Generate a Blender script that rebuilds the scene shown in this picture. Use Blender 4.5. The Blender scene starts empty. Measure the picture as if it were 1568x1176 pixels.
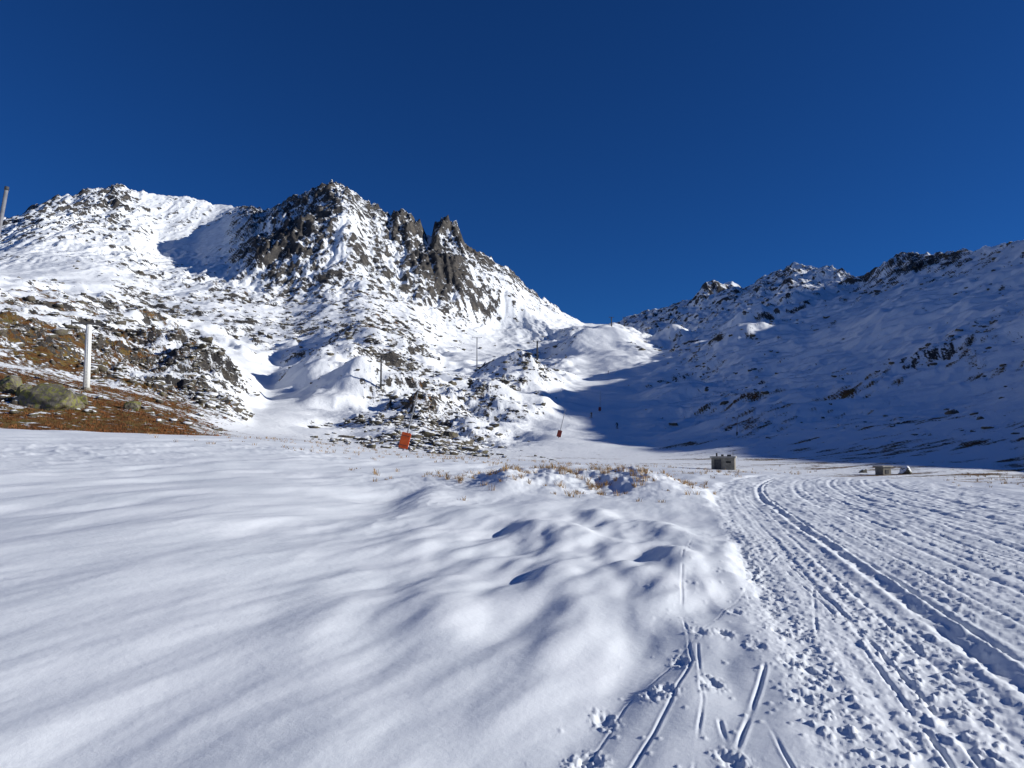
import bpy, bmesh, math, random
import numpy as np
from mathutils import Vector, noise as mnoise
random.seed(4); rng=np.random.default_rng(11)
CAMH=1.65; F=1141.0; PITCH=math.radians(4.6)
SUN_EL=19.2; SUN_AZ=93.0
scene=bpy.context.scene

# ------------------------------------------------------------ helpers
def ray(x,y):
    cx=x-784.0; cy=588.0-y
    fw=F*math.cos(PITCH)-cy*math.sin(PITCH); up=cy*math.cos(PITCH)+F*math.sin(PITCH)
    return math.degrees(math.atan2(cx,fw)), up/math.hypot(cx,fw)
def sst(a,b,x):
    t=np.clip((x-a)/(b-a),0,1); return t*t*(3-2*t)
_perm=rng.permutation(256); _ga=rng.random(256)*2*np.pi; _gx=np.cos(_ga).astype(np.float32); _gy=np.sin(_ga).astype(np.float32)
def pn(x,y,seed=0):
    xi=np.floor(x); yi=np.floor(y); fx=(x-xi).astype(np.float32); fy=(y-yi).astype(np.float32)
    xi=xi.astype(np.int32)+seed*37; yi=yi.astype(np.int32)+seed*91
    pa=_perm[xi&255]; pb=_perm[(xi+1)&255]
    def g(p,j,dx,dy):
        h=_perm[(p+j)&255]; return _gx[h]*dx+_gy[h]*dy
    u=fx*fx*fx*(fx*(fx*6-15)+10); v=fy*fy*fy*(fy*(fy*6-15)+10)
    a=g(pa,yi,fx,fy); b=g(pb,yi,fx-1,fy); c=g(pa,yi+1,fx,fy-1); d=g(pb,yi+1,fx-1,fy-1)
    return ((a+(b-a)*u)*(1-v)+(c+(d-c)*u)*v)*1.5
def fbm(x,y,o=4,seed=0,gain=.5):
    s=0;a=1;t=0
    for i in range(o):
        s=s+a*pn(x,y,seed+i*3); t+=a; a*=gain; x=x*2.03+7.1; y=y*2.03+3.7
    return s/t
def rdg(x,y,o=4,seed=0,gain=.5):
    s=0;a=1;t=0
    for i in range(o):
        s=s+a*(1-2*np.abs(pn(x,y,seed+i*3))); t+=a; a*=gain; x=x*2.1+5.3; y=y*2.1+1.7
    return s/t-.45

# ------------------------------------------------------------ terrain survey lines (bearing / height / distance / rock / grass)
L={}
L['crest']=[(-60,655,60,0,.0),(0,657,60,0,.0),(330,668,57,0,.05),(450,678,55,0,.25),(600,696,55,0,.35),(760,706,55,0,.35),(900,714,53,0,.3),(1050,722,50,0,.3),(1250,732,48,0,.1),(1400,738,45,0,.2),(1568,748,42,0,.3)]
L['base']=[(-60,659,70,0,.9),(0,660,70,0,.92),(280,667,70,0,.92),(345,668,72,0,.5),(400,670,80,0,.25),(450,672,80,0,.3),(600,690,75,.15,.45),(700,697,80,.2,.4),(850,706,80,.1,.35),(1000,712,75,0,.35),(1100,720,68,0,.45),(1300,728,66,.05,.5),(1568,738,60,.05,.5)]
L['bank']=[(-60,592,95,.25,.75),(0,596,95,.2,.8),(60,600,95,.2,.85),(130,612,95,.15,.85),(200,625,92,.1,.9),(280,645,90,.1,.85),(330,661,88,.1,.5),(400,662,110,.03,.1),(450,666,120,.08,.2),(540,676,120,.15,.25),(600,676,110,.35,.35),(700,684,110,.35,.3),(740,692,120,.12,.2),(850,694,125,.03,.15),(1000,695,130,.02,.25),(1100,697,110,.04,.4),(1250,702,100,.05,.4),(1400,708,90,.06,.45),(1568,725,78,.06,.45)]
L['low']=[(-60,515,170,.3,.6),(0,525,170,.3,.65),(130,560,165,.4,.6),(250,590,150,.42,.5),(345,618,145,.45,.4),(390,642,150,.02,.06),(450,636,170,.0,.03),(520,640,170,.15,.12),(560,640,165,.32,.28),(640,645,160,.38,.28),(700,655,160,.35,.22),(740,655,175,.25,.2),(800,655,190,.1,.12),(850,645,200,.02,.05),(960,650,200,.03,.06),(1100,655,170,.13,.3),(1250,645,155,.12,.35),(1400,630,150,.12,.35),(1568,620,140,.12,.38)]
L['knoll']=[(-60,440,300,.22,.5),(0,458,290,.28,.55),(100,480,280,.35,.5),(230,520,260,.42,.45),(310,548,230,.42,.4),(345,575,205,.55,.3),(370,608,190,.3,.1),(410,615,230,.0,.0),(450,600,250,.03,.0),(480,588,260,.15,.08),(520,575,270,.22,.12),(560,566,280,.38,.22),(620,580,280,.45,.22),(700,592,280,.42,.18),(760,575,300,.42,.18),(820,578,300,.42,.12),(850,600,290,.1,.0),(900,600,310,.0,.0),(980,605,310,.06,.03),(1060,600,300,.22,.12),(1150,585,280,.15,.16),(1250,570,265,.11,.16),(1400,545,240,.10,.16),(1568,515,220,.12,.2)]
L['valley']=[(-60,425,420,.1,.1),(0,440,420,.12,.15),(130,470,410,.28,.3),(200,498,400,.42,.35),(250,516,390,.25,.18),(340,545,380,.02,.02),(420,585,350,.02,.0),(455,560,380,.25,.1),(500,540,390,.3,.12),(560,528,400,.4,.3),(620,540,400,.42,.25),(680,556,420,.04,.0),(740,556,430,.04,.0),(800,560,410,.35,.05),(840,572,400,.22,0),(900,572,430,.0,.0),(1000,558,430,.06,.0),(1100,540,400,.18,.08),(1250,520,370,.09,.06),(1400,480,330,.07,.06),(1568,455,300,.1,.08)]
L['upper']=[(-60,410,620,.1,.05),(0,414,620,.12,.05),(120,412,600,.1,.03),(180,418,600,.2,.1),(240,440,590,.5,.28),(330,442,600,.5,.28),(440,455,600,.42,.25),(500,440,600,.48,.22),(560,440,600,.48,.22),(640,470,620,.35,.12),(700,495,650,.25,.06),(760,500,700,.12,.0),(800,508,690,.1,0),(850,520,640,.2,.0),(900,505,640,.12,.0),(940,499,640,.06,.0),(975,520,620,.2,.0),(1010,535,600,.2,.0),(1060,518,600,.28,.04),(1150,498,580,.22,.03),(1250,482,540,.13,.0),(1400,445,440,.09,.0),(1568,412,370,.08,.02)]
L['face']=[(-60,385,800,.3,0),(0,378,800,.35,0),(60,352,820,.35,0),(140,345,850,.42,0),(200,352,860,.35,0),(245,375,870,.15,0),(300,375,880,.03,0),(345,362,860,.05,0),(375,355,780,.5,0),(400,355,720,.92,0),(450,352,700,.9,0),(500,350,690,.65,0),(530,340,690,.35,0),(565,370,700,.35,0),(600,385,700,.5,0),(640,400,700,.7,0),(690,412,705,.95,0),(715,420,705,.6,0),(740,435,720,.2,0),(800,466,740,.15,0),(860,494,760,.08,0),(895,506,800,.04,0),(930,506,800,.04,0),(975,500,820,.35,0),(1060,482,820,.38,0),(1120,464,800,.35,0),(1215,440,740,.35,0),(1300,447,670,.28,0),(1390,418,560,.28,0),(1460,410,490,.2,0),(1568,387,408,.08,0)]
L['ridge']=[(-60,352,1000,.55,0),(0,338,1000,.62,0),(35,326,1000,.55,0),(60,312,1000,.62,0),(95,302,1000,.62,0),(140,290,1000,.65,0),(180,284,1000,.7,0),(205,293,1000,.5,0),(240,297,1000,.28,0),(290,300,1000,.28,0),(320,311,1000,.28,0),(345,316,1000,.2,0),(385,318,960,.4,0),(405,322,880,.5,0),(440,304,830,.7,0),(470,292,810,.7,0),(495,281,800,.85,0),(515,276,800,.9,0),(535,286,800,.65,0),(560,305,800,.55,0),(585,318,795,.7,0),(598,332,790,.7,0),(604,323,788,.95,0),(612,326,788,.95,0),(622,325,785,1,0),(636,328,785,1.,0),(644,335,785,1.,0),(651,352,785,.8,0),(660,358,785,.6,0),(666,338,785,1.,0),(680,335,785,1.,0),(698,337,785,1.,0),(706,350,785,1.,0),(714,374,790,.9,0),(740,387,800,.7,0),(780,413,820,.6,0),(820,449,860,.5,0),(860,479,900,.4,0),(895,495,960,.1,0),(925,497,1000,.1,0),(945,495,1000,.5,0),(960,487,1000,.6,0),(985,480,990,.6,0),(1030,466,980,.6,0),(1060,456,970,.45,0),(1075,446,965,.35,0),(1090,440,960,.3,0),(1120,431,950,.3,0),(1138,442,940,.45,0),(1180,419,900,.55,0),(1200,412,880,.6,0),(1215,400,860,.6,0),(1235,408,840,.5,0),(1262,409,800,.55,0),(1295,420,760,.6,0),(1315,427,740,.65,0),(1340,412,710,.65,0),(1370,394,670,.65,0),(1395,390,640,.65,0),(1440,387,590,.65,0),(1470,386,560,.4,0),(1490,383,520,.15,0),(1520,376,490,.1,0),(1568,365,445,.1,0)]
def extract(l):
    o=[]
    for (x,y,r,k,g) in l:
        az,t=ray(x,y); o.append((az,CAMH+r*t,r,k,g))
    o.sort(); return o
LV={k:extract(v) for k,v in L.items()}
ridge_out=[(-180,60,600),(-120,110,800),(-90,140,850),(-60,190,950),(-45,205,1000),
           (45.6,107,357),(51.9,92,324),(59.5,84,296),(68.6,78,274),(72.6,78,267),(76.8,74,262),(81,62,258),(90,42,255),(110,32,300),(140,45,450),(180,60,600)]  # unseen ridge; right-hand heights shaped so its shadow covers the slope, not foreground
frac={'base':.05,'bank':.095,'low':.24,'knoll':.44,'valley':.64,'upper':.81,'face':.9,'ridge':1.0}
for name in LV:
    for (az,z,r) in ridge_out:
        if name=='crest':
            LV[name].append((az,(1.5 if az<0 else -.4) if abs(az)<100 else 0,60 if az<0 else 44,0,0))
        else:
            f=frac[name]; r0=60 if az<0 else 42
            LV[name].append((az,z*f**1.5,r0+(r-r0)*f,.2,.2 if f<.5 else 0))
    LV[name].sort()
az_in=np.arange(-36.5,36.5,.088)
AZ=np.concatenate([np.arange(-180,-75,2.5),np.arange(-75,-36.5,.5),az_in,np.arange(36.5,100,.5),np.arange(100,180.1,2.5)])
NC=len(AZ)
def lev(name):
    a=np.array(LV[name]); return [np.interp(AZ,a[:,0],a[:,i]) for i in (1,2,3,4)]
def gblur(v,n):
    k=np.hanning(n+2)[1:-1]; k/=k.sum(); return np.convolve(np.pad(v,(n//2,n//2),'edge'),k,'same')[n//2:-(n//2)]
levels=[]
c=lev('crest')
zc=gblur(c[0],41)
one=np.ones(NC)
levels.append([0*one,.5*one,0*one,0*one]); levels.append([0*one,2.8*one,0*one,0*one])
levels.append([zc*.06,8*one,0*one,0*one]); levels.append([zc*.32,22*one,0*one,0*one])
levels.append([zc,gblur(c[1],41),c[2],c[3]])
for n in ('base','bank','low','knoll','valley','upper','face','ridge'):
    q=lev(n)
    w={'base':25,'bank':15,'low':21,'knoll':21,'valley':21,'upper':25,'face':15,'ridge':1}[n]
    if w>3: q=[gblur(v,w) for v in q]
    else: q[1]=gblur(q[1],25)
    levels.append(q)
r=levels[-1]
levels.append([r[0]*.45,r[1]*1.35,r[2],r[3]])
levels.append([r[0]*.1,r[1]*2.5,r[2]*0,r[3]])
nrow=[10,230,180,140,30,70,90,110,110,150,120,150,14,6]
zs=np.array([l[0] for l in levels]); rs=np.array([l[1] for l in levels])
rks=np.array([l[2] for l in levels]); grs=np.array([l[3] for l in levels])
K=len(levels)
h=np.diff(rs,axis=0); dl=np.diff(zs,axis=0)/h
d=np.zeros_like(zs)
for k in range(1,K-1):
    same=(dl[k-1]*dl[k])>0
    den=dl[k-1]+dl[k]; den=np.where(np.abs(den)<1e-9,1e-9,den)
    d[k]=np.where(same,2*dl[k-1]*dl[k]/den,0)
d[0]=dl[0]; d[-1]=dl[-1]
ir=K-3
dL=d.copy(); dL[ir]=dl[ir-1]
dR=d.copy(); dR[ir]=dl[ir]
Rr=[];Zr=[];KR=[];GR=[];LVL=[]
for k in range(K-1):
    n=nrow[k]
    for i in range(n):
        t=i/n
        if k<4:
            rr=rs[k]*(rs[k+1]/rs[k])**t; tt=(rr-rs[k])/h[k]
        else: rr=rs[k]+h[k]*t; tt=t
        h00=2*tt**3-3*tt**2+1; h10=tt**3-2*tt**2+tt; h01=-2*tt**3+3*tt**2; h11=tt**3-tt**2
        Zr.append(h00*zs[k]+h10*h[k]*dR[k]+h01*zs[k+1]+h11*h[k]*dL[k+1]); Rr.append(rr)
        KR.append(rks[k]*(1-tt)+rks[k+1]*tt); GR.append(grs[k]*(1-tt)+grs[k+1]*tt); LVL.append(k+t)
Rr.append(rs[-1]);Zr.append(zs[-1]);KR.append(rks[-1]);GR.append(grs[-1]);LVL.append(K-1)
R=np.array(Rr);Z=np.array(Zr);KR=np.array(KR);GR=np.array(GR);LVL=np.array(LVL)[:,None]*np.ones((1,NC))
A=np.radians(AZ)[None,:]*np.ones((R.shape[0],1))
X=R*np.sin(A); Y=R*np.cos(A)
NR=R.shape[0]
AD=np.degrees(A)
# ---------- mountain relief (only rows beyond the near field)
i0=sum(nrow[:4])
fullZ=Z; fullX,fullY,fullR,fullL,fullAD,fullA=X,Y,R,LVL,AD,A
X,Y,R,KRs,GRs,LV_,ADs,As=[a[i0:] for a in (X,Y,R,KR,GR,LVL,AD,A)]
Z=fullZ[i0:].copy(); KRf,GRf=KR,GR; KR,GR=KRs,GRs
far=sst(62,150,R)
mt=sst(520,680,R)
nearridge=1-.6*np.exp(-((LV_-ir)/.25)**2)
rightm=sst(6,14,ADs)
pistem=sst(.0,.12,KR)
wx=X+14*fbm(X/60,Y/60,2,5); wy=Y+14*fbm(X/60+40,Y/60,2,6)
patch=sst(-.30,.26,fbm(wx/32,wy/24,3,200))
KP=KR*np.where(R<640,.42+.8*patch,.6+.55*patch)
KP=np.where(KR>.75,KR,KP)
GP=np.where((R>125),GR*(.4+.9*patch),GR)
ridgeA=rdg(wx/38,wy/38,5,2)
Z+=far*nearridge*sst(130,450,R)*fbm(X/95,Y/95,3,1)*7*(.4+KR)
Z+=far*np.clip(R/600,.14,1.05)*(0.45+6.6*KR*(1+.5*rightm))*ridgeA*nearridge
midm=sst(110,200,R)*sst(600,430,R)*(1-rightm)
Z+=midm*(.15+.85*pistem)*(6.4*fbm(wx/42+3,wy/48,2,150,.4)+3.8*rdg(wx/27+3,wy/27,3,151,.45)*(.3+.7*patch)+2.4*fbm(X/14,Y/14,2,153))
Z+=rightm*sst(90,260,R)*nearridge*(4.5*rdg(wx/70+(Y/200),wy/30,3,160,.45)+4*fbm(wx/60,wy/60,2,162)+1.2*rdg(X/12,Y/8,2,163))
Z+=sst(-2,2,ADs)*sst(16,12,ADs)*sst(480,560,R)*sst(900,760,R)*nearridge*7*fbm(X/34,Y/60,2,165)   # rolling mounds in the col
rib=rdg(wx/24,wy/95,3,9,.45); rib2=rdg(wx/9,wy/22,3,12,.5)
Z+=mt*KR*12*rib*nearridge
Z+=mt*(KR*1.1+.05)*5.5*rib2*(nearridge*.5+.5)*(1-.5*rightm)
Z+=mt*KR*2.6*rdg(X/4.5,Y/7,2,17)*(1-.5*rightm)
Z+=far*np.clip(R/320,.25,1.4)*(.04+.85*KP)*fbm(X/3.2,Y/3.2,3,15)
Z+=far*sst(650,90,R)*(.02+KP)*np.maximum(0,fbm(X/2.6,Y/2.6,3,33)-.10)*4.4*np.clip(R/150,.4,1.5)
Z+=far*.5*fbm(X/22,Y/22,2,19)*np.clip(R/200,.3,1)
jag=np.exp(-((LV_-ir)/.12)**2)
Z+=jag*KR*np.clip(fbm(As*800/9,As*0+3.3,3,170,.6),-.3,.5)*10*(1-.1*rightm)
def loc(x,y,r):
    az,t=ray(x,y); a=math.radians(az); return r*math.sin(a),r*math.cos(a)
for (x,y,r_,sx,sy,hh) in [(500,560,325,16,26,10),(455,575,330,9,20,-5),(610,600,235,20,25,7),(790,590,295,15,20,9),(940,510,600,24,40,6),(880,510,560,12,20,6),(1060,600,300,12,18,6),(335,585,205,9,12,5),(650,670,100,5,6,1.0),(1180,640,170,14,12,3),(1130,520,420,25,25,9),(700,600,260,10,16,5),(560,520,420,22,26,8),(720,560,330,16,10,-5),(1085,465,900,20,14,20),(1150,490,600,22,14,12),(1030,515,640,14,14,12),(1215,470,640,26,14,10),(640,615,200,6,9,2.5),(760,620,230,8,10,4),(545,610,220,8,10,3)]:
    cx,cy=loc(x,y,r_); Z+=hh*np.exp(-((X-cx)/sx)**2-((Y-cy)/sy)**2)
fullZ[i0:]=Z
F_=dict(X=X,Y=Y,R=R,KR=KR,GR=GR,KP=KP,GP=GP,mt=mt,rib=rib,rib2=rib2,rightm=rightm,wx=wx,wy=wy)
# ---------- foreground relief (rows up to ~75 m)
i1=sum(nrow[:6])+5
X,Y,R,AD=[a[:i1] for a in (fullX,fullY,fullR,fullAD)]
Z=fullZ[:i1].copy()
fg=sst(75,45,R)
s=X-.235*Y-.006*np.maximum(0,Y-22)**2
sw=s+.22*fbm(X/1.1,Y/1.1,3,21)
rm=sst(.45,.9,sw)*sst(13,11,s)*(Y>-25)
soft=1-rm
al=.30*X+.954*Y; ac=.954*X-.30*Y
ww=.35*fbm(X/5,Y/5,2,70)
dpatch=sst(-.25,.3,fbm(X/6+3,Y/9,2,71))
cpatch=np.exp(-((X-1.0)/2.8)**2-((Y-10.5)/6)**2)
dr=(.025+.06*dpatch)*fbm((ac+ww)/1.2,al/3.6,2,40,.38)+.15*fbm((ac+ww)/3.3,al/8,2,44,.4)
dr=dr+cpatch*.13*fbm((ac+.6*ww)/.62,al/1.6,2,45,.35)
dr=dr+.045*sst(6,12,R)*sst(1,-3,X)*rdg((X*.99-Y*.12+ww)/2.1,(Y+.12*X)/14,2,46,.3)
dr=dr+.010*fbm((ac+ww)/.3,al/1.0,2,48)
dr=dr+.02*sst(.1,.4,fbm(X/4+9,Y/6,2,72))*rdg((ac+ww)/.55,al/1.5,2,49,.5)*sst(5,9,R)
Z+=fg*soft*dr*sst(0,6,R)**.5
def bump(cx,cy,sx,sy,hh,m=1.0):
    global Z; Z+=m*hh*np.exp(-((X-cx)/sx)**2-((Y-cy)/sy)**2)
bump(1.9,27,3.6,4.2,.62,soft); bump(4.6,26.5,1.4,3.2,.40,soft); bump(3.0,24.0,.8,1.6,-.24,soft); bump(-.2,24.5,.7,2.5,.26,soft)
bump(1.0,13.6,.7,1.3,.20,soft); bump(-.35,13.6,.6,1.3,-.16,soft); bump(2.3,10.5,.4,1.7,.12,soft); bump(1.5,9.6,.33,1.5,.11,soft); bump(.5,9.0,.33,1.6,.10,soft)
bump(2.9,14.5,.45,2.,.16,soft); bump(2.0,16.5,.4,1.6,.15,soft); bump(-.9,16.5,.6,1.8,.12,soft)
bump(-3.6,21,1.0,3.0,-.24,soft); bump(-2.3,20,.7,3.0,.22,soft); bump(-5.5,10,2.2,4,.10,soft)
bump(-.6,7.2,.35,1.3,.07,soft); bump(-1.6,6.6,.4,1.3,.06,soft)
moundm=np.exp(-((X-2.2)/4.6)**2-((Y-27)/4.0)**2)*soft
Z+=moundm*.28*fbm(X/.8,Y/.8,4,50,.6)
pt=np.exp(-((X+17)/5)**2-((Y-28)/6)**2)+np.exp(-((X+12)/5)**2-((Y-40)/5)**2)
Z+=fg*soft*pt*.14*np.maximum(0,fbm(X/.7,Y/.7,3,52))
Z-=fg*rm*.05
Z+=fg*rm*(.020*fbm(X/.30,Y/.30,4,60,.6)+.012*pn(s*3.1,al*.12,61)+.010*pn(s*8.5,al*.2,62))
Z+=fg*rm*.06*fbm(s/1.3,al/6,2,66)
lump=np.maximum(0,fbm(X/.085,Y/.11,3,63,.6)-.04)
chew=.4+.6*sst(-.1,.25,fbm(s/.7,al/3,2,64))+.6*np.exp(-((s-.95)/.2)**2)
Z+=sst(30,12,R)*rm*lump*chew*.06
Z+=fg*sst(10,26,R)*rm*.085*np.maximum(-.1,fbm(X/.45,Y/.6,3,67,.6))
def rut(s0,wd,dp,wob=.03):
    global Z
    q=s-s0-wob*fbm(al/2.5,al*0+s0,2,80)
    near_=np.abs(q)<wd*5
    md=np.zeros_like(q); md[near_]=(0.7+.9*fbm(X[near_]/.25,Y[near_]/.5,3,81))
    Z-=fg*rm*dp*(np.exp(-(q/wd)**2)-.4*np.exp(-((np.abs(q)-wd*1.9)/(wd*.8))**2))*md
for a_ in [(2.38,.08,.06),(2.62,.045,.03),(1.55,.035,.012),(3.9,.07,.025),(4.25,.05,.018),(5.6,.09,.035),(5.95,.06,.02),(7.4,.1,.035),(8.6,.12,.035),(3.2,.03,.012),(1.9,.03,.01),(4.9,.05,.02),(6.6,.08,.03)]: rut(*a_)
cor=(sst(2.8,3.0,s)*sst(3.75,3.6,s)+sst(4.4,4.6,s)*sst(5.5,5.3,s)+sst(6.1,6.3,s)*sst(7.2,7.,s))
Z+=sst(28,12,R)*rm*cor*.024*np.sin(al*2*np.pi/.19+2.0*fbm(X/.8,Y/.8,2,83))*(.4+fbm(X/.4,Y/.4,2,84))
def gnd(x,y):
    az,t=ray(x,y); r_=-CAMH/t; a=math.radians(az); return r_*math.sin(a),r_*math.cos(a)
nr=int(np.searchsorted(R[:,NC//2],24)); j0=int(np.searchsorted(AZ,-36)); j1=int(np.searchsorted(AZ,37))
SX=X[:nr,j0:j1]; SY=Y[:nr,j0:j1]; SZ=Z[:nr,j0:j1]
jx=SX+.012*fbm(SX/.5,SY/.5,2,90); jy=SY
tmod=sst(-.35,.15,fbm(SX/.5,SY/.9,2,91))
tracks=[([(950,1185),(1010,1090),(1050,1020),(1060,1000),(1044,930),(1045,870),(1062,820)],.009,.010),
 ([(1105,1185),(1140,1100),(1172,1015)],.012,.014),([(1172,1090),(1225,1185)],.009,.011),([(870,1185),(960,1060),(1050,985),(1130,915),(1150,885)],.007,.006),
 ([(1145,885),(1192,842)],.015,-.018),([(1060,1185),(1075,1060),(1068,980)],.008,.008),([(1250,960),(1245,890)],.012,.01),([(1100,1090),(1130,1185)],.010,.011),([(1480,1185),(1360,1030),(1290,940),(1200,860)],.014,.014),([(1530,1185),(1400,1040),(1310,945),(1210,855)],.014,.014)]
for pts,wd,dp in tracks:
    g=[gnd(*p) for p in pts]; dm=np.full(SX.shape,9.)
    for (ax,ay),(bx,by) in zip(g[:-1],g[1:]):
        vx,vy=bx-ax,by-ay; t=np.clip(((jx-ax)*vx+(jy-ay)*vy)/(vx*vx+vy*vy),0,1)
        dm=np.minimum(dm,np.hypot(jx-ax-t*vx,jy-ay-t*vy))
    SZ-=tmod*(dp*np.exp(-(dm/wd)**2)-dp*.35*np.exp(-((dm-2.2*wd)/wd)**2))
def local_add(ox,oy,rad,fn):
    i_=np.searchsorted(R[:nr,NC//2],[max(.5,math.hypot(ox,oy)-rad),math.hypot(ox,oy)+rad])
    aa=math.degrees(math.atan2(ox,oy)); da=math.degrees(rad/math.hypot(ox,oy)); jj=np.searchsorted(AZ[j0:j1],[aa-da,aa+da])
    sl=(slice(i_[0],i_[1]),slice(jj[0],jj[1])); SZ[sl]+=fn(SX[sl],SY[sl])
for (px,py) in [(905,1140),(925,1078),(1020,1045),(1043,1000),(1108,966),(1125,935),(1000,1050),(890,1150),(1090,1035),(1120,1150),(1180,930),(1175,890),(1210,1010),(1240,1020),(1165,905),(1190,960),(1230,1060),(1160,985),(1070,965)]:
    cx,cy=gnd(px,py); ph=random.random()*20
    def fp(x,y,cx=cx,cy=cy,ph=ph):
        e=np.hypot((x-cx)/.045,(y-cy)/.085)+.9*fbm(x/.05+ph,y/.06,2,93)
        return -.022*np.exp(-e*e)+.012*np.exp(-(e-1.7)**2*3)*(.5+1.2*fbm(x/.03+ph,y/.04,2,95))
    local_add(cx,cy,.3,fp)
for _ in range(700):
    sy=random.uniform(3.5,16); sxx=.235*sy+random.choice([random.gauss(.0,.35),random.gauss(1.0,.2),random.gauss(.7,.3)])
    rr=random.uniform(.006,.018); local_add(sxx,sy,.08,lambda x,y:rr*.9*np.exp(-(((x-sxx)/rr)**2+((y-sy)/rr)**2)))
Z[:nr,j0:j1]=SZ
fullZ[:i1]=Z
gm=np.full(fullZ.shape,-4.,np.float32)
gm[:i1]=sst(.35,.8,moundm)*(3*fbm(X/.5,Y/.5,3,130,.6)+.1)-2.1
moundF=np.zeros(fullZ.shape); moundF[:i1]=moundm; rmF=np.zeros(fullZ.shape); rmF[:i1]=rm
X,Y,R,A,AD,LVL=fullX,fullY,fullR,fullA,fullAD,fullL; Z=fullZ; KR,GR=KRf,GRf
rm=rmF; moundm=moundF
for arr in (Z,R,KR,GR): arr[:,-1]=arr[:,0]
# ---------- masks
P=np.stack([X,Y,Z],-1)
Pm=P[i0:]
du=np.gradient(Pm,axis=0); dv=np.gradient(Pm,axis=1)
N=np.cross(dv,du); N/=np.linalg.norm(N,axis=-1,keepdims=True)+1e-9
steep=1-np.abs(N[...,2])
x_,y_,r_=F_['X'],F_['Y'],F_['R']
mixr=sst(120,450,r_)
n1=fbm(x_/2.4,y_/2.4,4,100,.65)*(1-mixr)+fbm(x_/7,y_/7,4,101,.68)*mixr
n2=fbm(x_/45,y_/45,2,104)
st=np.clip((steep-.17-.16*F_['mt'])/.13,-1.4,2.0)
score=(.5-.12*(1-F_['mt']))*st+3.4*n1+1.1*n2+F_['mt']*(1.3*F_['rib']+1.1*F_['rib2'])
cv=np.clip(.76*(1-np.exp(-F_['KP']*1.8)),.003,.97)
cv=np.where(r_<600,np.minimum(cv,.42),cv)
rk_=score-.66*np.log((1-cv)/cv)-.10
rk_=np.where((F_['KR']<.02)|(r_<62),-4,rk_)
g1=fbm(x_/1.6,y_/1.0,4,120,.6)*(1-mixr)+fbm(x_/6,y_/3.5,4,121,.6)*mixr
g1r=fbm((x_+y_*.5)/9,(y_-x_*.5)/1.6,4,122,.6)
g1=g1*(1-F_['rightm'])+g1r*F_['rightm']
cg=np.clip(F_['GP'],.003,.97)
gr_=3.2*g1+1.6*fbm(x_/14,y_/9,2,125)-.8*np.log((1-cg)/cg)-.15+.4*np.clip(st,-1,1)
gr_=np.where(F_['GR']<.01,-4,gr_)
rockm=np.full(Z.shape,-4.,np.float32); rockm[i0:]=rk_
grassm=gm.copy()
gn=np.where(r_<60,np.maximum(gm[i0:],gr_-1.0*sst(60,44,r_)-2*rm[i0:]),gr_)
grassm[i0:]=gn
KPf=np.zeros(Z.shape); KPf[i0:]=F_['KP']; rmf_=np.zeros(Z.shape); rmf_[i0:]=F_['rightm']

# ------------------------------------------------------------ materials
def mat_new(n):
    m=bpy.data.materials.new(n); m.use_nodes=True; nt=m.node_tree; nt.nodes.clear()
    o=nt.nodes.new('ShaderNodeOutputMaterial'); b=nt.nodes.new('ShaderNodeBsdfPrincipled')
    nt.links.new(b.outputs[0],o.inputs[0]); return m,nt,b
def nd(nt,t,**kw):
    n=nt.nodes.new(t)
    for k,v in kw.items(): setattr(n,k,v)
    return n
def noise_n(nt,scale,detail=6,rough=.6,vec=None):
    n=nd(nt,'ShaderNodeTexNoise'); n.inputs['Scale'].default_value=scale; n.inputs['Detail'].default_value=detail; n.inputs['Roughness'].default_value=rough
    if vec: nt.links.new(vec,n.inputs['Vector'])
    return n.outputs['Fac']
def ramp(nt,src,stops):
    r=nd(nt,'ShaderNodeValToRGB'); e=r.color_ramp.elements
    while len(e)<len(stops): e.new(.5)
    for i,(p,c) in enumerate(stops): e[i].position=p; e[i].color=(*c,1)
    nt.links.new(src,r.inputs[0]); return r.outputs[0]
def mth(nt,op,a,b=None,c=None):
    m=nd(nt,'ShaderNodeMath',operation=op)
    for i,v in enumerate((a,b,c)):
        if v is None: continue
        if isinstance(v,(int,float)): m.inputs[i].default_value=v
        else: nt.links.new(v,m.inputs[i])
    return m.outputs[0]
def mapr(nt,v,a,b,lo=0,hi=1):
    m=nd(nt,'ShaderNodeMapRange'); m.interpolation_type='SMOOTHSTEP'
    nt.links.new(v,m.inputs[0]); m.inputs[1].default_value=a; m.inputs[2].default_value=b; m.inputs[3].default_value=lo; m.inputs[4].default_value=hi
    return m.outputs[0]
def mixc(nt,f,a,b):
    m=nd(nt,'ShaderNodeMix',data_type='RGBA')
    nt.links.new(f,m.inputs[0])
    for i,v in ((6,a),(7,b)):
        if isinstance(v,tuple): m.inputs[i].default_value=(*v,1)
        else: nt.links.new(v,m.inputs[i])
    return m.outputs[2]
SNOW=(.92,.945,.955)
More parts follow.
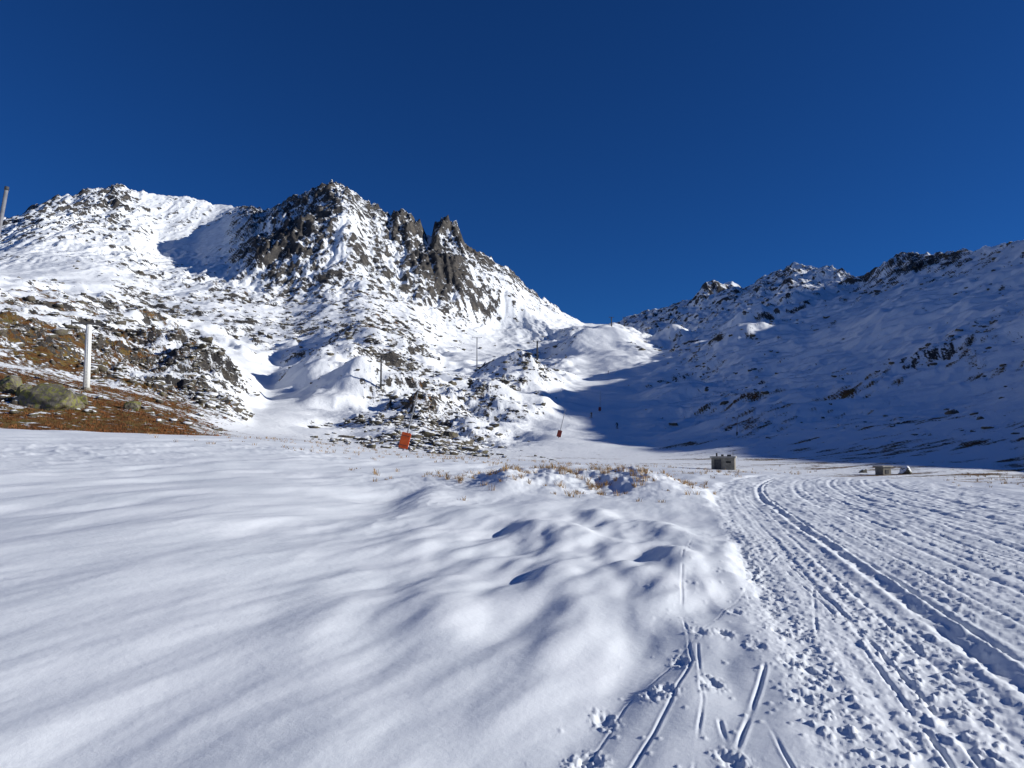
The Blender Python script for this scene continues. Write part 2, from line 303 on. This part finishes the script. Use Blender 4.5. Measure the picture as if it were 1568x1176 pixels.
def terrain_mat(name,near=False):
    m,nt,b=mat_new(name)
    geo=nd(nt,'ShaderNodeNewGeometry'); pos=geo.outputs['Position']
    a1=nd(nt,'ShaderNodeAttribute',attribute_name='rockm').outputs['Fac']
    a2=nd(nt,'ShaderNodeAttribute',attribute_name='grassm').outputs['Fac']
    gfine=noise_n(nt,2.3 if not near else 11,5,.75,pos)
    gr=mapr(nt,mth(nt,'ADD',a2,mth(nt,'MULTIPLY',mth(nt,'SUBTRACT',gfine,.5),5.)),-.2,.45)
    b.inputs['Roughness'].default_value=.62 if near else .8; b.inputs['Specular IOR Level'].default_value=.25 if near else .1
    bp=nd(nt,'ShaderNodeBump')
    if near:
        gc=ramp(nt,noise_n(nt,4,4,.7,pos),[(.3,(.10,.07,.04)),(.5,(.26,.17,.09)),(.7,(.38,.28,.16))])
        snow=mixc(nt,mapr(nt,noise_n(nt,.5,5,.6,pos),.3,.7),(.80,.84,.87),(.87,.90,.925))
        col=mixc(nt,gr,snow,gc)
        hgt=mth(nt,'ADD',mth(nt,'MULTIPLY',noise_n(nt,9,5,.6,pos),.014),mth(nt,'MULTIPLY',noise_n(nt,160,3,.6,pos),.0028))
        nt.links.new(hgt,bp.inputs['Height']); bp.inputs['Distance'].default_value=1; bp.inputs['Strength'].default_value=.5
    else:
        fine=noise_n(nt,1.1,6,.7,pos); fine2=noise_n(nt,.28,6,.7,pos)
        fsum=mth(nt,'ADD',mth(nt,'MULTIPLY',mth(nt,'SUBTRACT',fine,.5),3.9),mth(nt,'MULTIPLY',mth(nt,'SUBTRACT',fine2,.5),3.2))
        rk=mapr(nt,mth(nt,'ADD',a1,fsum),-.12,.18)
        rc=ramp(nt,noise_n(nt,.13,8,.74,pos),[(.3,(.030,.030,.034)),(.48,(.075,.070,.066)),(.6,(.135,.12,.10)),(.75,(.23,.20,.165))])
        gc=ramp(nt,noise_n(nt,.45,6,.7,pos),[(.3,(.06,.045,.02)),(.45,(.20,.09,.032)),(.58,(.22,.15,.05)),(.72,(.16,.15,.05))])
        col=mixc(nt,gr,SNOW,gc); col=mixc(nt,rk,col,rc)
        rough=mth(nt,'MULTIPLY',fine,mth(nt,'ADD',mth(nt,'MULTIPLY',mth(nt,'MAXIMUM',rk,gr),1.1),.2))
        nt.links.new(rough,bp.inputs['Height']); bp.inputs['Distance'].default_value=1; bp.inputs['Strength'].default_value=.9
    nt.links.new(col,b.inputs['Base Color'])
    nt.links.new(bp.outputs[0],b.inputs['Normal'])
    return m
M_far=terrain_mat('snow_and_rock'); M_near=terrain_mat('snow_near',True)

# ------------------------------------------------------------ terrain meshes
idx=np.arange(NR*NC).reshape(NR,NC)
quads=np.stack([idx[:-1,:-1],idx[:-1,1:],idx[1:,1:],idx[1:,:-1]],-1).reshape(-1,4)[:,::-1]
fa=AZ[None,:-1].repeat(NR-1,0).reshape(-1); frm=rm[:-1,:-1].reshape(-1)
flv=LVL[:-1,:-1].reshape(-1)
Pf=P.reshape(-1,3); rf=rockm.reshape(-1); gf=grassm.reshape(-1)
def mk(name,mask,mat):
    q=quads[mask]
    used=np.zeros(NR*NC,bool); used[q.ravel()]=True; u=np.nonzero(used)[0]; mp=np.zeros(NR*NC,np.int32); mp[u]=np.arange(len(u)); inv=mp[q.ravel()]
    me=bpy.data.meshes.new(name); me.vertices.add(len(u)); me.vertices.foreach_set('co',Pf[u].astype(np.float32).ravel())
    nq=len(q); me.loops.add(nq*4); me.loops.foreach_set('vertex_index',inv.astype(np.int32))
    me.polygons.add(nq); me.polygons.foreach_set('loop_start',np.arange(0,nq*4,4,dtype=np.int32))
    me.polygons.foreach_set('use_smooth',np.ones(nq,dtype=bool))
    me.update(calc_edges=True)
    for an,av in (('rockm',rf),('grassm',gf)):
        a=me.attributes.new(an,'FLOAT','POINT'); a.data.foreach_set('value',av[u].astype(np.float32))
    me.materials.append(mat)
    o=bpy.data.objects.new(name,me); scene.collection.objects.link(o); return o
isn=flv<5
mk('snow_ground',isn&(frm<.5),M_near)
mk('groomed_snow_road',isn&(frm>=.5),M_near)
mk('snowy_mountain',(~isn)&(fa<8),M_far)
mk('snowy_mountain',(~isn)&(fa>=8),M_far)

# ------------------------------------------------------------ placement
TAN=(Z-CAMH)/R
def hit(x,y,rmin=0,rmax=5000):
    az,t=ray(x,y); j=int(np.argmin(np.abs(AZ-az)))
    ok=np.where((R[:,j]>rmin)&(R[:,j]<rmax)&(TAN[:,j]>=t))[0]
    i=ok[0] if len(ok) else int(np.argmin(np.abs(R[:,j]-(rmin+5))))
    return Vector((X[i,j],Y[i,j],Z[i,j])),R[i,j]
def gz(x,y):
    rr=math.hypot(x,y); az=math.degrees(math.atan2(x,y)); j=int(np.argmin(np.abs(AZ-az))); i=int(np.argmin(np.abs(R[:,j]-rr))); return Z[i,j]
def ztop(x,y,r_): return CAMH+r_*ray(x,y)[1]

def simple(name,c1,c2,scale=6,rough=.7,spec=.3,bumpd=.0,metal=0):
    m,nt,b=mat_new(name); tc=nd(nt,'ShaderNodeTexCoord')
    nt.links.new(ramp(nt,noise_n(nt,scale,6,.65,tc.outputs['Object']),[(.35,c1),(.65,c2)]),b.inputs['Base Color'])
    b.inputs['Roughness'].default_value=rough; b.inputs['Specular IOR Level'].default_value=spec; b.inputs['Metallic'].default_value=metal
    if bumpd:
        bp=nd(nt,'ShaderNodeBump'); bp.inputs['Distance'].default_value=bumpd
        nt.links.new(noise_n(nt,scale*4,6,.7,tc.outputs['Object']),bp.inputs['Height']); nt.links.new(bp.outputs[0],b.inputs['Normal'])
    return m
M_white=simple('white_paint',(.76,.77,.72),(.84,.84,.8),3)
M_steel=simple('galvanised_steel',(.22,.23,.25),(.36,.37,.39),5,.5,.4,0,.4)
M_dark=simple('dark_steel',(.04,.04,.045),(.08,.08,.08),5)
M_red=simple('orange_red_padding',(.60,.08,.015),(.72,.13,.03),2,.6)
M_dred=simple('dark_red_padding',(.20,.03,.02),(.30,.05,.03),2,.6)
M_conc=simple('weathered_concrete',(.17,.155,.125),(.31,.29,.24),3,.9,.1,.03)
M_conc2=simple('concrete_roof',(.28,.27,.24),(.42,.40,.36),3,.9,.1,.02)
M_black=simple('dark_opening',(.015,.015,.015),(.03,.03,.03),3)

def mesh_obj(name,bm,mat,parent=None,smooth=False):
    me=bpy.data.meshes.new(name); bm.to_mesh(me); bm.free(); me.materials.append(mat)
    if smooth:
        for p in me.polygons: p.use_smooth=True
    o=bpy.data.objects.new(name,me); scene.collection.objects.link(o)
    if parent: o.parent=parent
    return o
def tube(bm,p0,p1,r0,r1,n=12):
    p0=Vector(p0);p1=Vector(p1); dv=p1-p0; q=dv.to_track_quat('Z','Y')
    res=bmesh.ops.create_cone(bm,cap_ends=True,segments=n,radius1=r0,radius2=r1,depth=dv.length)
    for v in res['verts']: v.co=q@v.co+(p0+p1)/2
def box(bm,c,sz,rot=0,bev=.0):
    res=bmesh.ops.create_cube(bm,size=1)
    for v in res['verts']:
        v.co=Vector((v.co.x*sz[0],v.co.y*sz[1],v.co.z*sz[2]))
        if rot: v.co=Vector((v.co.x*math.cos(rot)-v.co.y*math.sin(rot),v.co.x*math.sin(rot)+v.co.y*math.cos(rot),v.co.z))
        v.co+=Vector(c)
    if bev:
        es=list({e for v in res['verts'] for e in v.link_edges}); bmesh.ops.bevel(bm,geom=es,offset=bev,segments=2,affect='EDGES')
def empty(name,loc,rz=0):
    e=bpy.data.objects.new(name,None); e.location=loc; e.rotation_euler[2]=rz; scene.collection.objects.link(e); e.empty_display_size=.3; return e

def lift_tower(x,yb,yt,rmin,rb,rt,mat,arm=2.2,rz=.3,name='ski_lift_pylon',sheave=.2):
    p,r_=hit(x,yb,rmin)
    H=max(3,ztop(x,yt,r_)-p.z)
    e=empty(name,p,rz)
    b=bmesh.new(); tube(b,(0,0,-.6),(0,0,H),rb,rt,16); mesh_obj('mast',b,mat,e,True)
    b=bmesh.new(); tube(b,(0,0,-.5),(0,0,.25),rb*1.5,rb*1.4,16); mesh_obj('concrete_foot',b,M_conc,e)
    b=bmesh.new(); box(b,(0,0,H+rt*.45),(arm*2,rt*.8,rt*.7),0,.02)
    for sx in (-1,1):
        box(b,(sx*arm,0,H-.02),(.10,arm*.9,.12),0,.02)
        for k in (-.4,-.15,.15,.4): tube(b,(sx*arm-.06,k*arm,H+.2),(sx*arm+.06,k*arm,H+.2),sheave,sheave,12)
        tube(b,(sx*arm,0,H+.1),(sx*rt*.5,0,H-.8),.04,.04,6)
    mesh_obj('crossarm_and_sheaves',b,M_dark if mat==M_white else mat,e)
    b=bmesh.new()
    for k in range(int(H/.4)): box(b,(0,-rb*1.15,.4+k*.4),(.36,.03,.03))
    for sx in (-.18,.18): tube(b,(sx,-rb*1.15,.3),(sx,-rb*1.15,H-.2),.018,.018,5)
    mesh_obj('ladder',b,mat,e)
    return e
lift_tower(131,597,497,96,.42,.32,M_white,1.9,.5,sheave=.16)
lift_tower(583,596,546,180,.28,.2,M_dark,1.5,.2)
lift_tower(731,566,517,300,.34,.24,M_steel,2.4,.1)
lift_tower(823,560,523,300,.38,.28,M_dark,1.6,.1)
lift_tower(937,500,486,500,.5,.4,M_dark,1.8,.1)
lift_tower(956,500,486,500,.4,.35,M_dark,1.5,.1)
azt,tt=ray(10,290); ar=math.radians(azt); top=Vector((25*math.sin(ar),25*math.cos(ar),CAMH+25*tt))
bp_=top-Vector((1.0,0,0)); bp_.z=gz(bp_.x,bp_.y)
e=empty('snow_making_pole',bp_)
b=bmesh.new(); tube(b,(0,0,-.3),top-bp_,.075,.05,12); mesh_obj('pole',b,M_steel,e,True)
b=bmesh.new(); dv=(top-bp_).normalized(); tube(b,(top-bp_)-dv*.02,(top-bp_)+dv*.08,.06,.055,12); mesh_obj('nozzle_head',b,M_dark,e,True)

def marker(x,yb,xt,yt,rmin,pw,ph,mat,padlift=.25):
    p,r_=hit(x,yb,rmin); az,t=ray(xt,yt); a=math.radians(az)
    top=Vector((r_*math.sin(a),r_*math.cos(a),CAMH+r_*t))-p
    e=empty('padded_marker_post',p)
    b=bmesh.new(); tube(b,(0,0,-.3),top,.09,.06,8); mesh_obj('post',b,M_steel,e)
    b=bmesh.new(); dv=top.normalized(); c_=dv*(ph/2+padlift)+Vector((0,-.12,0)); box(b,(0,0,0),(pw,.22,ph),0,.05)
    tilt=math.atan2(top.x,top.z)
    o=mesh_obj('padding',b,mat,e); o.location=c_; o.rotation_euler=(0,tilt,0)
    b=bmesh.new(); 
    for zz in (-.3,.3): box(b,(0,-.118,zz*ph),(pw*.96,.02,.05))
    box(b,(0,.15,0),(.1,.1,ph*.8))
    o=mesh_obj('straps',b,M_dark,e); o.location=c_; o.rotation_euler=(0,tilt,0)
marker(616,690,640,600,62,1.0,1.7,M_red)
marker(855,671,866,626,100,.95,1.5,M_dred)
marker(918,631,920,598,150,.8,1.2,M_dred)
marker(1128,668,1129,640,100,.3,.6,M_dark)

def hut(x,yb,rmin,w,d_,h_,rz,extras=True,name='concrete_hut'):
    p,r_=hit(x,yb,rmin); e=empty(name,p-Vector((0,0,.1)),rz)
    b=bmesh.new(); box(b,(0,0,h_/2-.15),(w,d_,h_+.3),0,.03); mesh_obj('walls',b,M_conc,e)
    b=bmesh.new(); box(b,(0,0,h_+.065),(w+.24,d_+.24,.13),0,.02); mesh_obj('roof_slab',b,M_conc2,e)
    if extras:
        b=bmesh.new(); box(b,(-w*.22,-d_/2-.012,h_*.48),(w*.30,.03,h_*.8)); mesh_obj('steel_door',b,M_dark,e)
        b=bmesh.new(); box(b,(w*.24,-d_/2-.012,h_*.68),(w*.22,.03,.16))
        for k in (-.5,0,.5): box(b,(w*.24+k*w*.15,-d_/2-.035,h_*.68),(.02,.02,.15))
        mesh_obj('vent_grille',b,M_black,e)
        b=bmesh.new(); tube(b,(-.6,.2,h_+.1),(-.6,.2,h_+.42),.08,.08,10); tube(b,(-.1,.1,h_+.1),(-.1,.1,h_+.3),.12,.12,10); box(b,(.5,0,h_+.2),(.35,.35,.16),0,.02)
        tube(b,(.85,-.3,h_+.1),(.85,-.3,h_+.55),.02,.02,6); mesh_obj('roof_vents',b,M_dark,e)
    else:
        b=bmesh.new(); box(b,(0,-d_/2-.012,h_*.5),(w*.4,.03,h_*.45)); mesh_obj('hatch',b,M_dark,e)
    return e
hut(1108,719,60,2.0,1.7,1.15,-.35)
hut(1353,727,50,.85,.85,.72,.3,False,'concrete_manhole_block')

# ------------------------------------------------------------ rocks
def rock_mat(name,c,lich,snow=True,th=.62):
    m,nt,b=mat_new(name); geo=nd(nt,'ShaderNodeNewGeometry'); pos=geo.outputs['Position']
    rc=ramp(nt,noise_n(nt,1.3,6,.7,pos),[(.3,tuple(v*.4 for v in c)),(.5,c),(.7,tuple(v*1.7 for v in c))])
    rc=mixc(nt,mapr(nt,noise_n(nt,2.2,6,.75,pos),.5,.56),rc,lich)
    if snow:
        sep=nd(nt,'ShaderNodeSeparateXYZ'); nt.links.new(geo.outputs['Normal'],sep.inputs[0])
        f=mapr(nt,mth(nt,'ADD',sep.outputs[2],mth(nt,'MULTIPLY',mth(nt,'SUBTRACT',noise_n(nt,1.7,5,.6,pos),.5),1.2)),th,th+.16)
        rc=mixc(nt,f,rc,SNOW)
    nt.links.new(rc,b.inputs['Base Color']); b.inputs['Roughness'].default_value=.9; b.inputs['Specular IOR Level'].default_value=.1
    bp=nd(nt,'ShaderNodeBump'); bp.inputs['Distance'].default_value=.12; nt.links.new(noise_n(nt,5,6,.7,pos),bp.inputs['Height']); nt.links.new(bp.outputs[0],b.inputs['Normal'])
    return m
M_rock=rock_mat('rock',(.11,.095,.08),(.13,.12,.07)); M_rock2=rock_mat('snow_capped_rock',(.12,.11,.09),(.13,.12,.07),True,.25); M_bould=rock_mat('lichen_boulder',(.16,.145,.115),(.22,.22,.07),False)
base=bmesh.new(); bmesh.ops.create_icosphere(base,subdivisions=2,radius=1); bv=np.array([v.co[:] for v in base.verts]); bf=np.array([[v.index for v in f.verts] for f in base.faces]); base.free()
def rockfield(name,pts,sizes,mat,flat=.6):
    n=len(sizes); var=[]
    for q_ in range(50):
        v=bv.copy(); off=rng.random(3)*50
        nn=np.array([mnoise.noise(Vector(q*1.1+off)) for q in bv]); v*= (1+.75*nn)[:,None]
        ax=rng.normal(size=(5,3)); ax/=np.linalg.norm(ax,axis=1)[:,None]
        for a_ in ax:
            dd=v@a_; v-=np.maximum(0,dd-.62)[:,None]*a_
        var.append(v)
    var=np.array(var); sizes=np.array(sizes); pts=np.array(pts)
    v=var[rng.integers(0,50,n)]
    sc=np.stack([rng.uniform(.7,1.5,n),rng.uniform(.7,1.3,n),flat*rng.uniform(.7,1.3,n)],-1)*sizes[:,None]
    v=v*sc[:,None,:]; t=rng.random(n)*6.28; c_,s_=np.cos(t)[:,None],np.sin(t)[:,None]
    v=np.stack([v[...,0]*c_-v[...,1]*s_,v[...,0]*s_+v[...,1]*c_,v[...,2]],-1)+pts[:,None,:]
    v[...,2]+=(sizes*.12)[:,None]
    V=v.reshape(-1,3); Fc=(bf[None]+(np.arange(n)*len(bv))[:,None,None]).reshape(-1,3)
    me=bpy.data.meshes.new(name); me.vertices.add(len(V)); me.vertices.foreach_set('co',V.astype(np.float32).ravel())
    me.loops.add(len(Fc)*3); me.loops.foreach_set('vertex_index',Fc.astype(np.int32).ravel())
    me.polygons.add(len(Fc)); me.polygons.foreach_set('loop_start',np.arange(0,len(Fc)*3,3,dtype=np.int32)); me.update(calc_edges=True)
    me.materials.append(mat)
    ob=bpy.data.objects.new(name,me); scene.collection.objects.link(ob); return ob
wt=(KPf*(1-.45*rmf_)*np.clip(rockm+1.7,0,2)*sst(66,90,R)*sst(660,440,R)*(np.abs(AZ)[None,:]<36.4)*(R<660)).reshape(-1)
wt=wt*(1+.6*sst(200,100,R).reshape(-1)); wt/=wt.sum()
ids=rng.choice(len(wt),7000,p=wt); pr=R.reshape(-1)[ids]
rockfield('scattered_rocks',Pf[ids],np.clip(rng.lognormal(-1.0,.55,len(ids))*(.40+pr/320),.10,1.9),M_rock)
pts=[];sz=[]
for _ in range(90):
    x=random.gauss(655,45); y=random.uniform(655,692)
    p,r_=hit(x,y,74,140); pts.append(tuple(p)); sz.append(random.uniform(.15,.65))
rockfield('stream_bed_rocks',pts,sz,M_rock)
def boulder(x,y,rmin,sx,sy,sz,rz,mat=M_bould):
    p,r_=hit(x,y,rmin)
    b=bmesh.new(); bmesh.ops.create_icosphere(b,subdivisions=5,radius=1); off=Vector((x*.1,y*.1,3))
    pl=[Vector((random.gauss(0,1),random.gauss(0,1),random.gauss(.2,.7))).normalized() for _ in range(9)]
    for v in b.verts:
        c_=v.co.copy(); c_*=1+.35*mnoise.noise(c_*1.1+off)
        for a_ in pl:
            q=c_.dot(a_)-.68
            if q>0: c_-=a_*q*.9
        c_*=1+.08*mnoise.fractal(c_*3+off,1,2,5)
        v.co=Vector((c_.x*sx,c_.y*sy,c_.z*sz))
    o=mesh_obj('boulder',b,mat,None,True); o.location=p+Vector((0,0,sz*.3)); o.rotation_euler=(0,.12,rz)
boulder(78,622,74,3.4,2.6,1.8,.2); boulder(14,600,74,1.7,1.5,1.3,.7); boulder(202,628,74,1.0,.9,.8,.3); boulder(40,606,74,1.2,1.1,1.,1.1); boulder(120,618,74,1.3,1.,.8,.1)
boulder(690,672,80,1.3,1.1,1.1,.4,M_rock); boulder(1388,726,50,.55,.5,.5,.2,M_rock2); boulder(1322,724,50,.35,.35,.3,.9,M_rock2); boulder(610,668,80,.8,.9,.7,.4,M_rock)

# ------------------------------------------------------------ grasses
def blade_obj(name,ids,nb,hmin,hmax,spread,mat,wd=.006):
    V=[];Fc=[];o=0
    for p in Pf[ids]:
        hh=random.uniform(hmin,hmax)
        for k in range(nb):
            a=random.uniform(0,6.283); d0=abs(random.gauss(0,spread)); bx=p[0]+math.cos(a)*d0; by=p[1]+math.sin(a)*d0
            h_=hh*random.uniform(.5,1.1); lean=random.uniform(.1,.75)*h_; la=a+random.gauss(0,.7); dx,dy=math.cos(la)*lean,math.sin(la)*lean
            t=random.uniform(0,3.14); wx_,wy_=math.cos(t)*wd,math.sin(t)*wd; z0=p[2]-.02
            V+=[(bx-wx_,by-wy_,z0),(bx+wx_,by+wy_,z0),(bx+dx*.35+wx_*.8,by+dy*.35+wy_*.8,z0+h_*.6),(bx+dx*.35-wx_*.8,by+dy*.35-wy_*.8,z0+h_*.6),(bx+dx,by+dy,z0+h_*.95)]
            Fc+=[(o,o+1,o+2,o+3),(o+3,o+2,o+4)]; o+=5
    me=bpy.data.meshes.new(name); me.from_pydata(V,[],Fc); me.materials.append(mat)
    ob=bpy.data.objects.new(name,me); scene.collection.objects.link(ob)
M_straw=simple('straw_grass',(.30,.18,.08),(.48,.33,.17),.9,.8,.1); M_heath=simple('red_heath',(.12,.045,.02),(.30,.13,.05),.5,.9,.1)
area=(R*R)
vis=(np.abs(AZ)<36.4)[None,:]
w=(moundm**1.5*sst(-.05,.3,fbm(X/1.2,Y/1.2,3,140))*vis*(R<36)*area).reshape(-1); w/=w.sum()
blade_obj('dry_grass',rng.choice(len(w),360,p=w),13,.08,.28,.06,M_straw,.008)
w=(sst(38,46,R)*sst(85,60,R)*(1-rm)*sst(-30,-12,AD)*sst(.0,.35,fbm(X/2.5,Y/2.5,3,143))*vis*area).reshape(-1); w/=w.sum()
blade_obj('dry_grass',rng.choice(len(w),600,p=w),9,.10,.28,.09,M_straw,.010)
w=(np.clip(grassm,0,2)*(GR>.45)*(R>66)*(R<130)*(AZ<-15)[None,:]*vis*area).reshape(-1); w/=w.sum()
blade_obj('heath_grass',rng.choice(len(w),2600,p=w),6,.12,.30,.15,M_heath,.022)

# ------------------------------------------------------------ skiers
def skier(x,y,rmin,jacket,rz):
    p,r_=hit(x,y,rmin)
    e=empty('skier',p,rz)
    Vs={'pel':(0,0,.92,.15,.11),'ch':(0,.1,1.28,.19,.13),'nk':(0,.16,1.48,.07,.07),'hd':(0,.19,1.62,.11,.12),'ht':(0,.19,1.72,.08,.09),
     'ls':(-.2,.1,1.4,.075,.075),'le':(-.33,.15,1.14,.055,.055),'lh':(-.33,.38,1.05,.045,.045),'rs':(.2,.1,1.4,.075,.075),'re':(.33,.15,1.14,.055,.055),'rh':(.33,.38,1.05,.045,.045),
     'lp':(-.11,0,.86,.11,.11),'lk':(-.13,.16,.5,.08,.08),'lf':(-.13,.0,.1,.065,.065),'lt':(-.13,.17,.06,.05,.045),'rp':(.11,0,.86,.11,.11),'rk':(.13,.16,.5,.08,.08),'rf':(.13,.0,.1,.065,.065),'rt':(.13,.17,.06,.05,.045)}
    ks=list(Vs); E=[('pel','ch'),('ch','nk'),('nk','hd'),('hd','ht'),('ch','ls'),('ls','le'),('le','lh'),('ch','rs'),('rs','re'),('re','rh'),('pel','lp'),('lp','lk'),('lk','lf'),('lf','lt'),('pel','rp'),('rp','rk'),('rk','rf'),('rf','rt')]
    me=bpy.data.meshes.new('body'); me.from_pydata([Vs[k][:3] for k in ks],[(ks.index(a),ks.index(b_)) for a,b_ in E],[]); me.materials.append(jacket)
    o=bpy.data.objects.new('body',me); scene.collection.objects.link(o); o.parent=e
    o.modifiers.new('Skin','SKIN'); o.modifiers.new('Sub','SUBSURF').levels=1
    for i,k in enumerate(ks): me.skin_vertices[0].data[i].radius=Vs[k][3:]
    me.skin_vertices[0].data[0].use_root=True
    b=bmesh.new()
    for sx in (-.13,.13):
        box(b,(sx,.1,.015),(.09,1.6,.025)); box(b,(sx,.95,.06),(.09,.16,.02))
    mesh_obj('skis',b,M_red,e)
    b=bmesh.new()
    for sx in (-1,1): tube(b,(sx*.33,.4,1.1),(sx*.42,.1,.02),.012,.01,6)
    mesh_obj('ski_poles',b,M_dark,e)
M_j1=simple('navy_jacket',(.02,.025,.05),(.04,.05,.09)); M_j2=simple('dark_jacket',(.03,.03,.03),(.06,.05,.05))
skier(945,657,110,M_j1,.4); skier(931,572,250,M_j2,1.2); skier(905,640,110,M_j2,2.4)

# ------------------------------------------------------------ light, sky, camera
w_=bpy.data.worlds.new('World'); scene.world=w_; w_.use_nodes=True; nt=w_.node_tree; nt.nodes.clear()
out=nt.nodes.new('ShaderNodeOutputWorld'); bg=nt.nodes.new('ShaderNodeBackground'); sky=nt.nodes.new('ShaderNodeTexSky')
sky.sky_type='NISHITA'; sky.sun_disc=False; sky.sun_elevation=math.radians(SUN_EL); sky.sun_rotation=math.radians(SUN_AZ)
sky.altitude=2300; sky.air_density=1.0; sky.dust_density=.1; sky.ozone_density=3.0
mul=nt.nodes.new('ShaderNodeMix'); mul.data_type='RGBA'; mul.blend_type='MULTIPLY'; mul.inputs[0].default_value=1; mul.inputs[7].default_value=(.085,.30,.63,1)
nt.links.new(sky.outputs[0],mul.inputs[6]); nt.links.new(mul.outputs[2],bg.inputs[0]); bg.inputs[1].default_value=.11
nt.links.new(bg.outputs[0],out.inputs[0])
sl=bpy.data.lights.new('sun','SUN'); sl.energy=5.0; sl.angle=math.radians(.5); sl.color=(1,.975,.93)
so=bpy.data.objects.new('sun',sl); scene.collection.objects.link(so)
a=math.radians(SUN_AZ); el=math.radians(SUN_EL); dirv=Vector((math.sin(a)*math.cos(el),math.cos(a)*math.cos(el),math.sin(el)))
so.rotation_euler=dirv.to_track_quat('Z','Y').to_euler(); so.location=dirv*50
cam=bpy.data.cameras.new('camera'); co=bpy.data.objects.new('camera',cam); scene.collection.objects.link(co)
co.location=(0,0,CAMH); co.rotation_euler=(math.pi/2+PITCH,0,0); cam.sensor_width=36; cam.lens=F/1568*36; cam.clip_start=.05; cam.clip_end=6000
scene.camera=co
scene.view_settings.view_transform='Standard'; scene.view_settings.look='None'; scene.view_settings.exposure=0
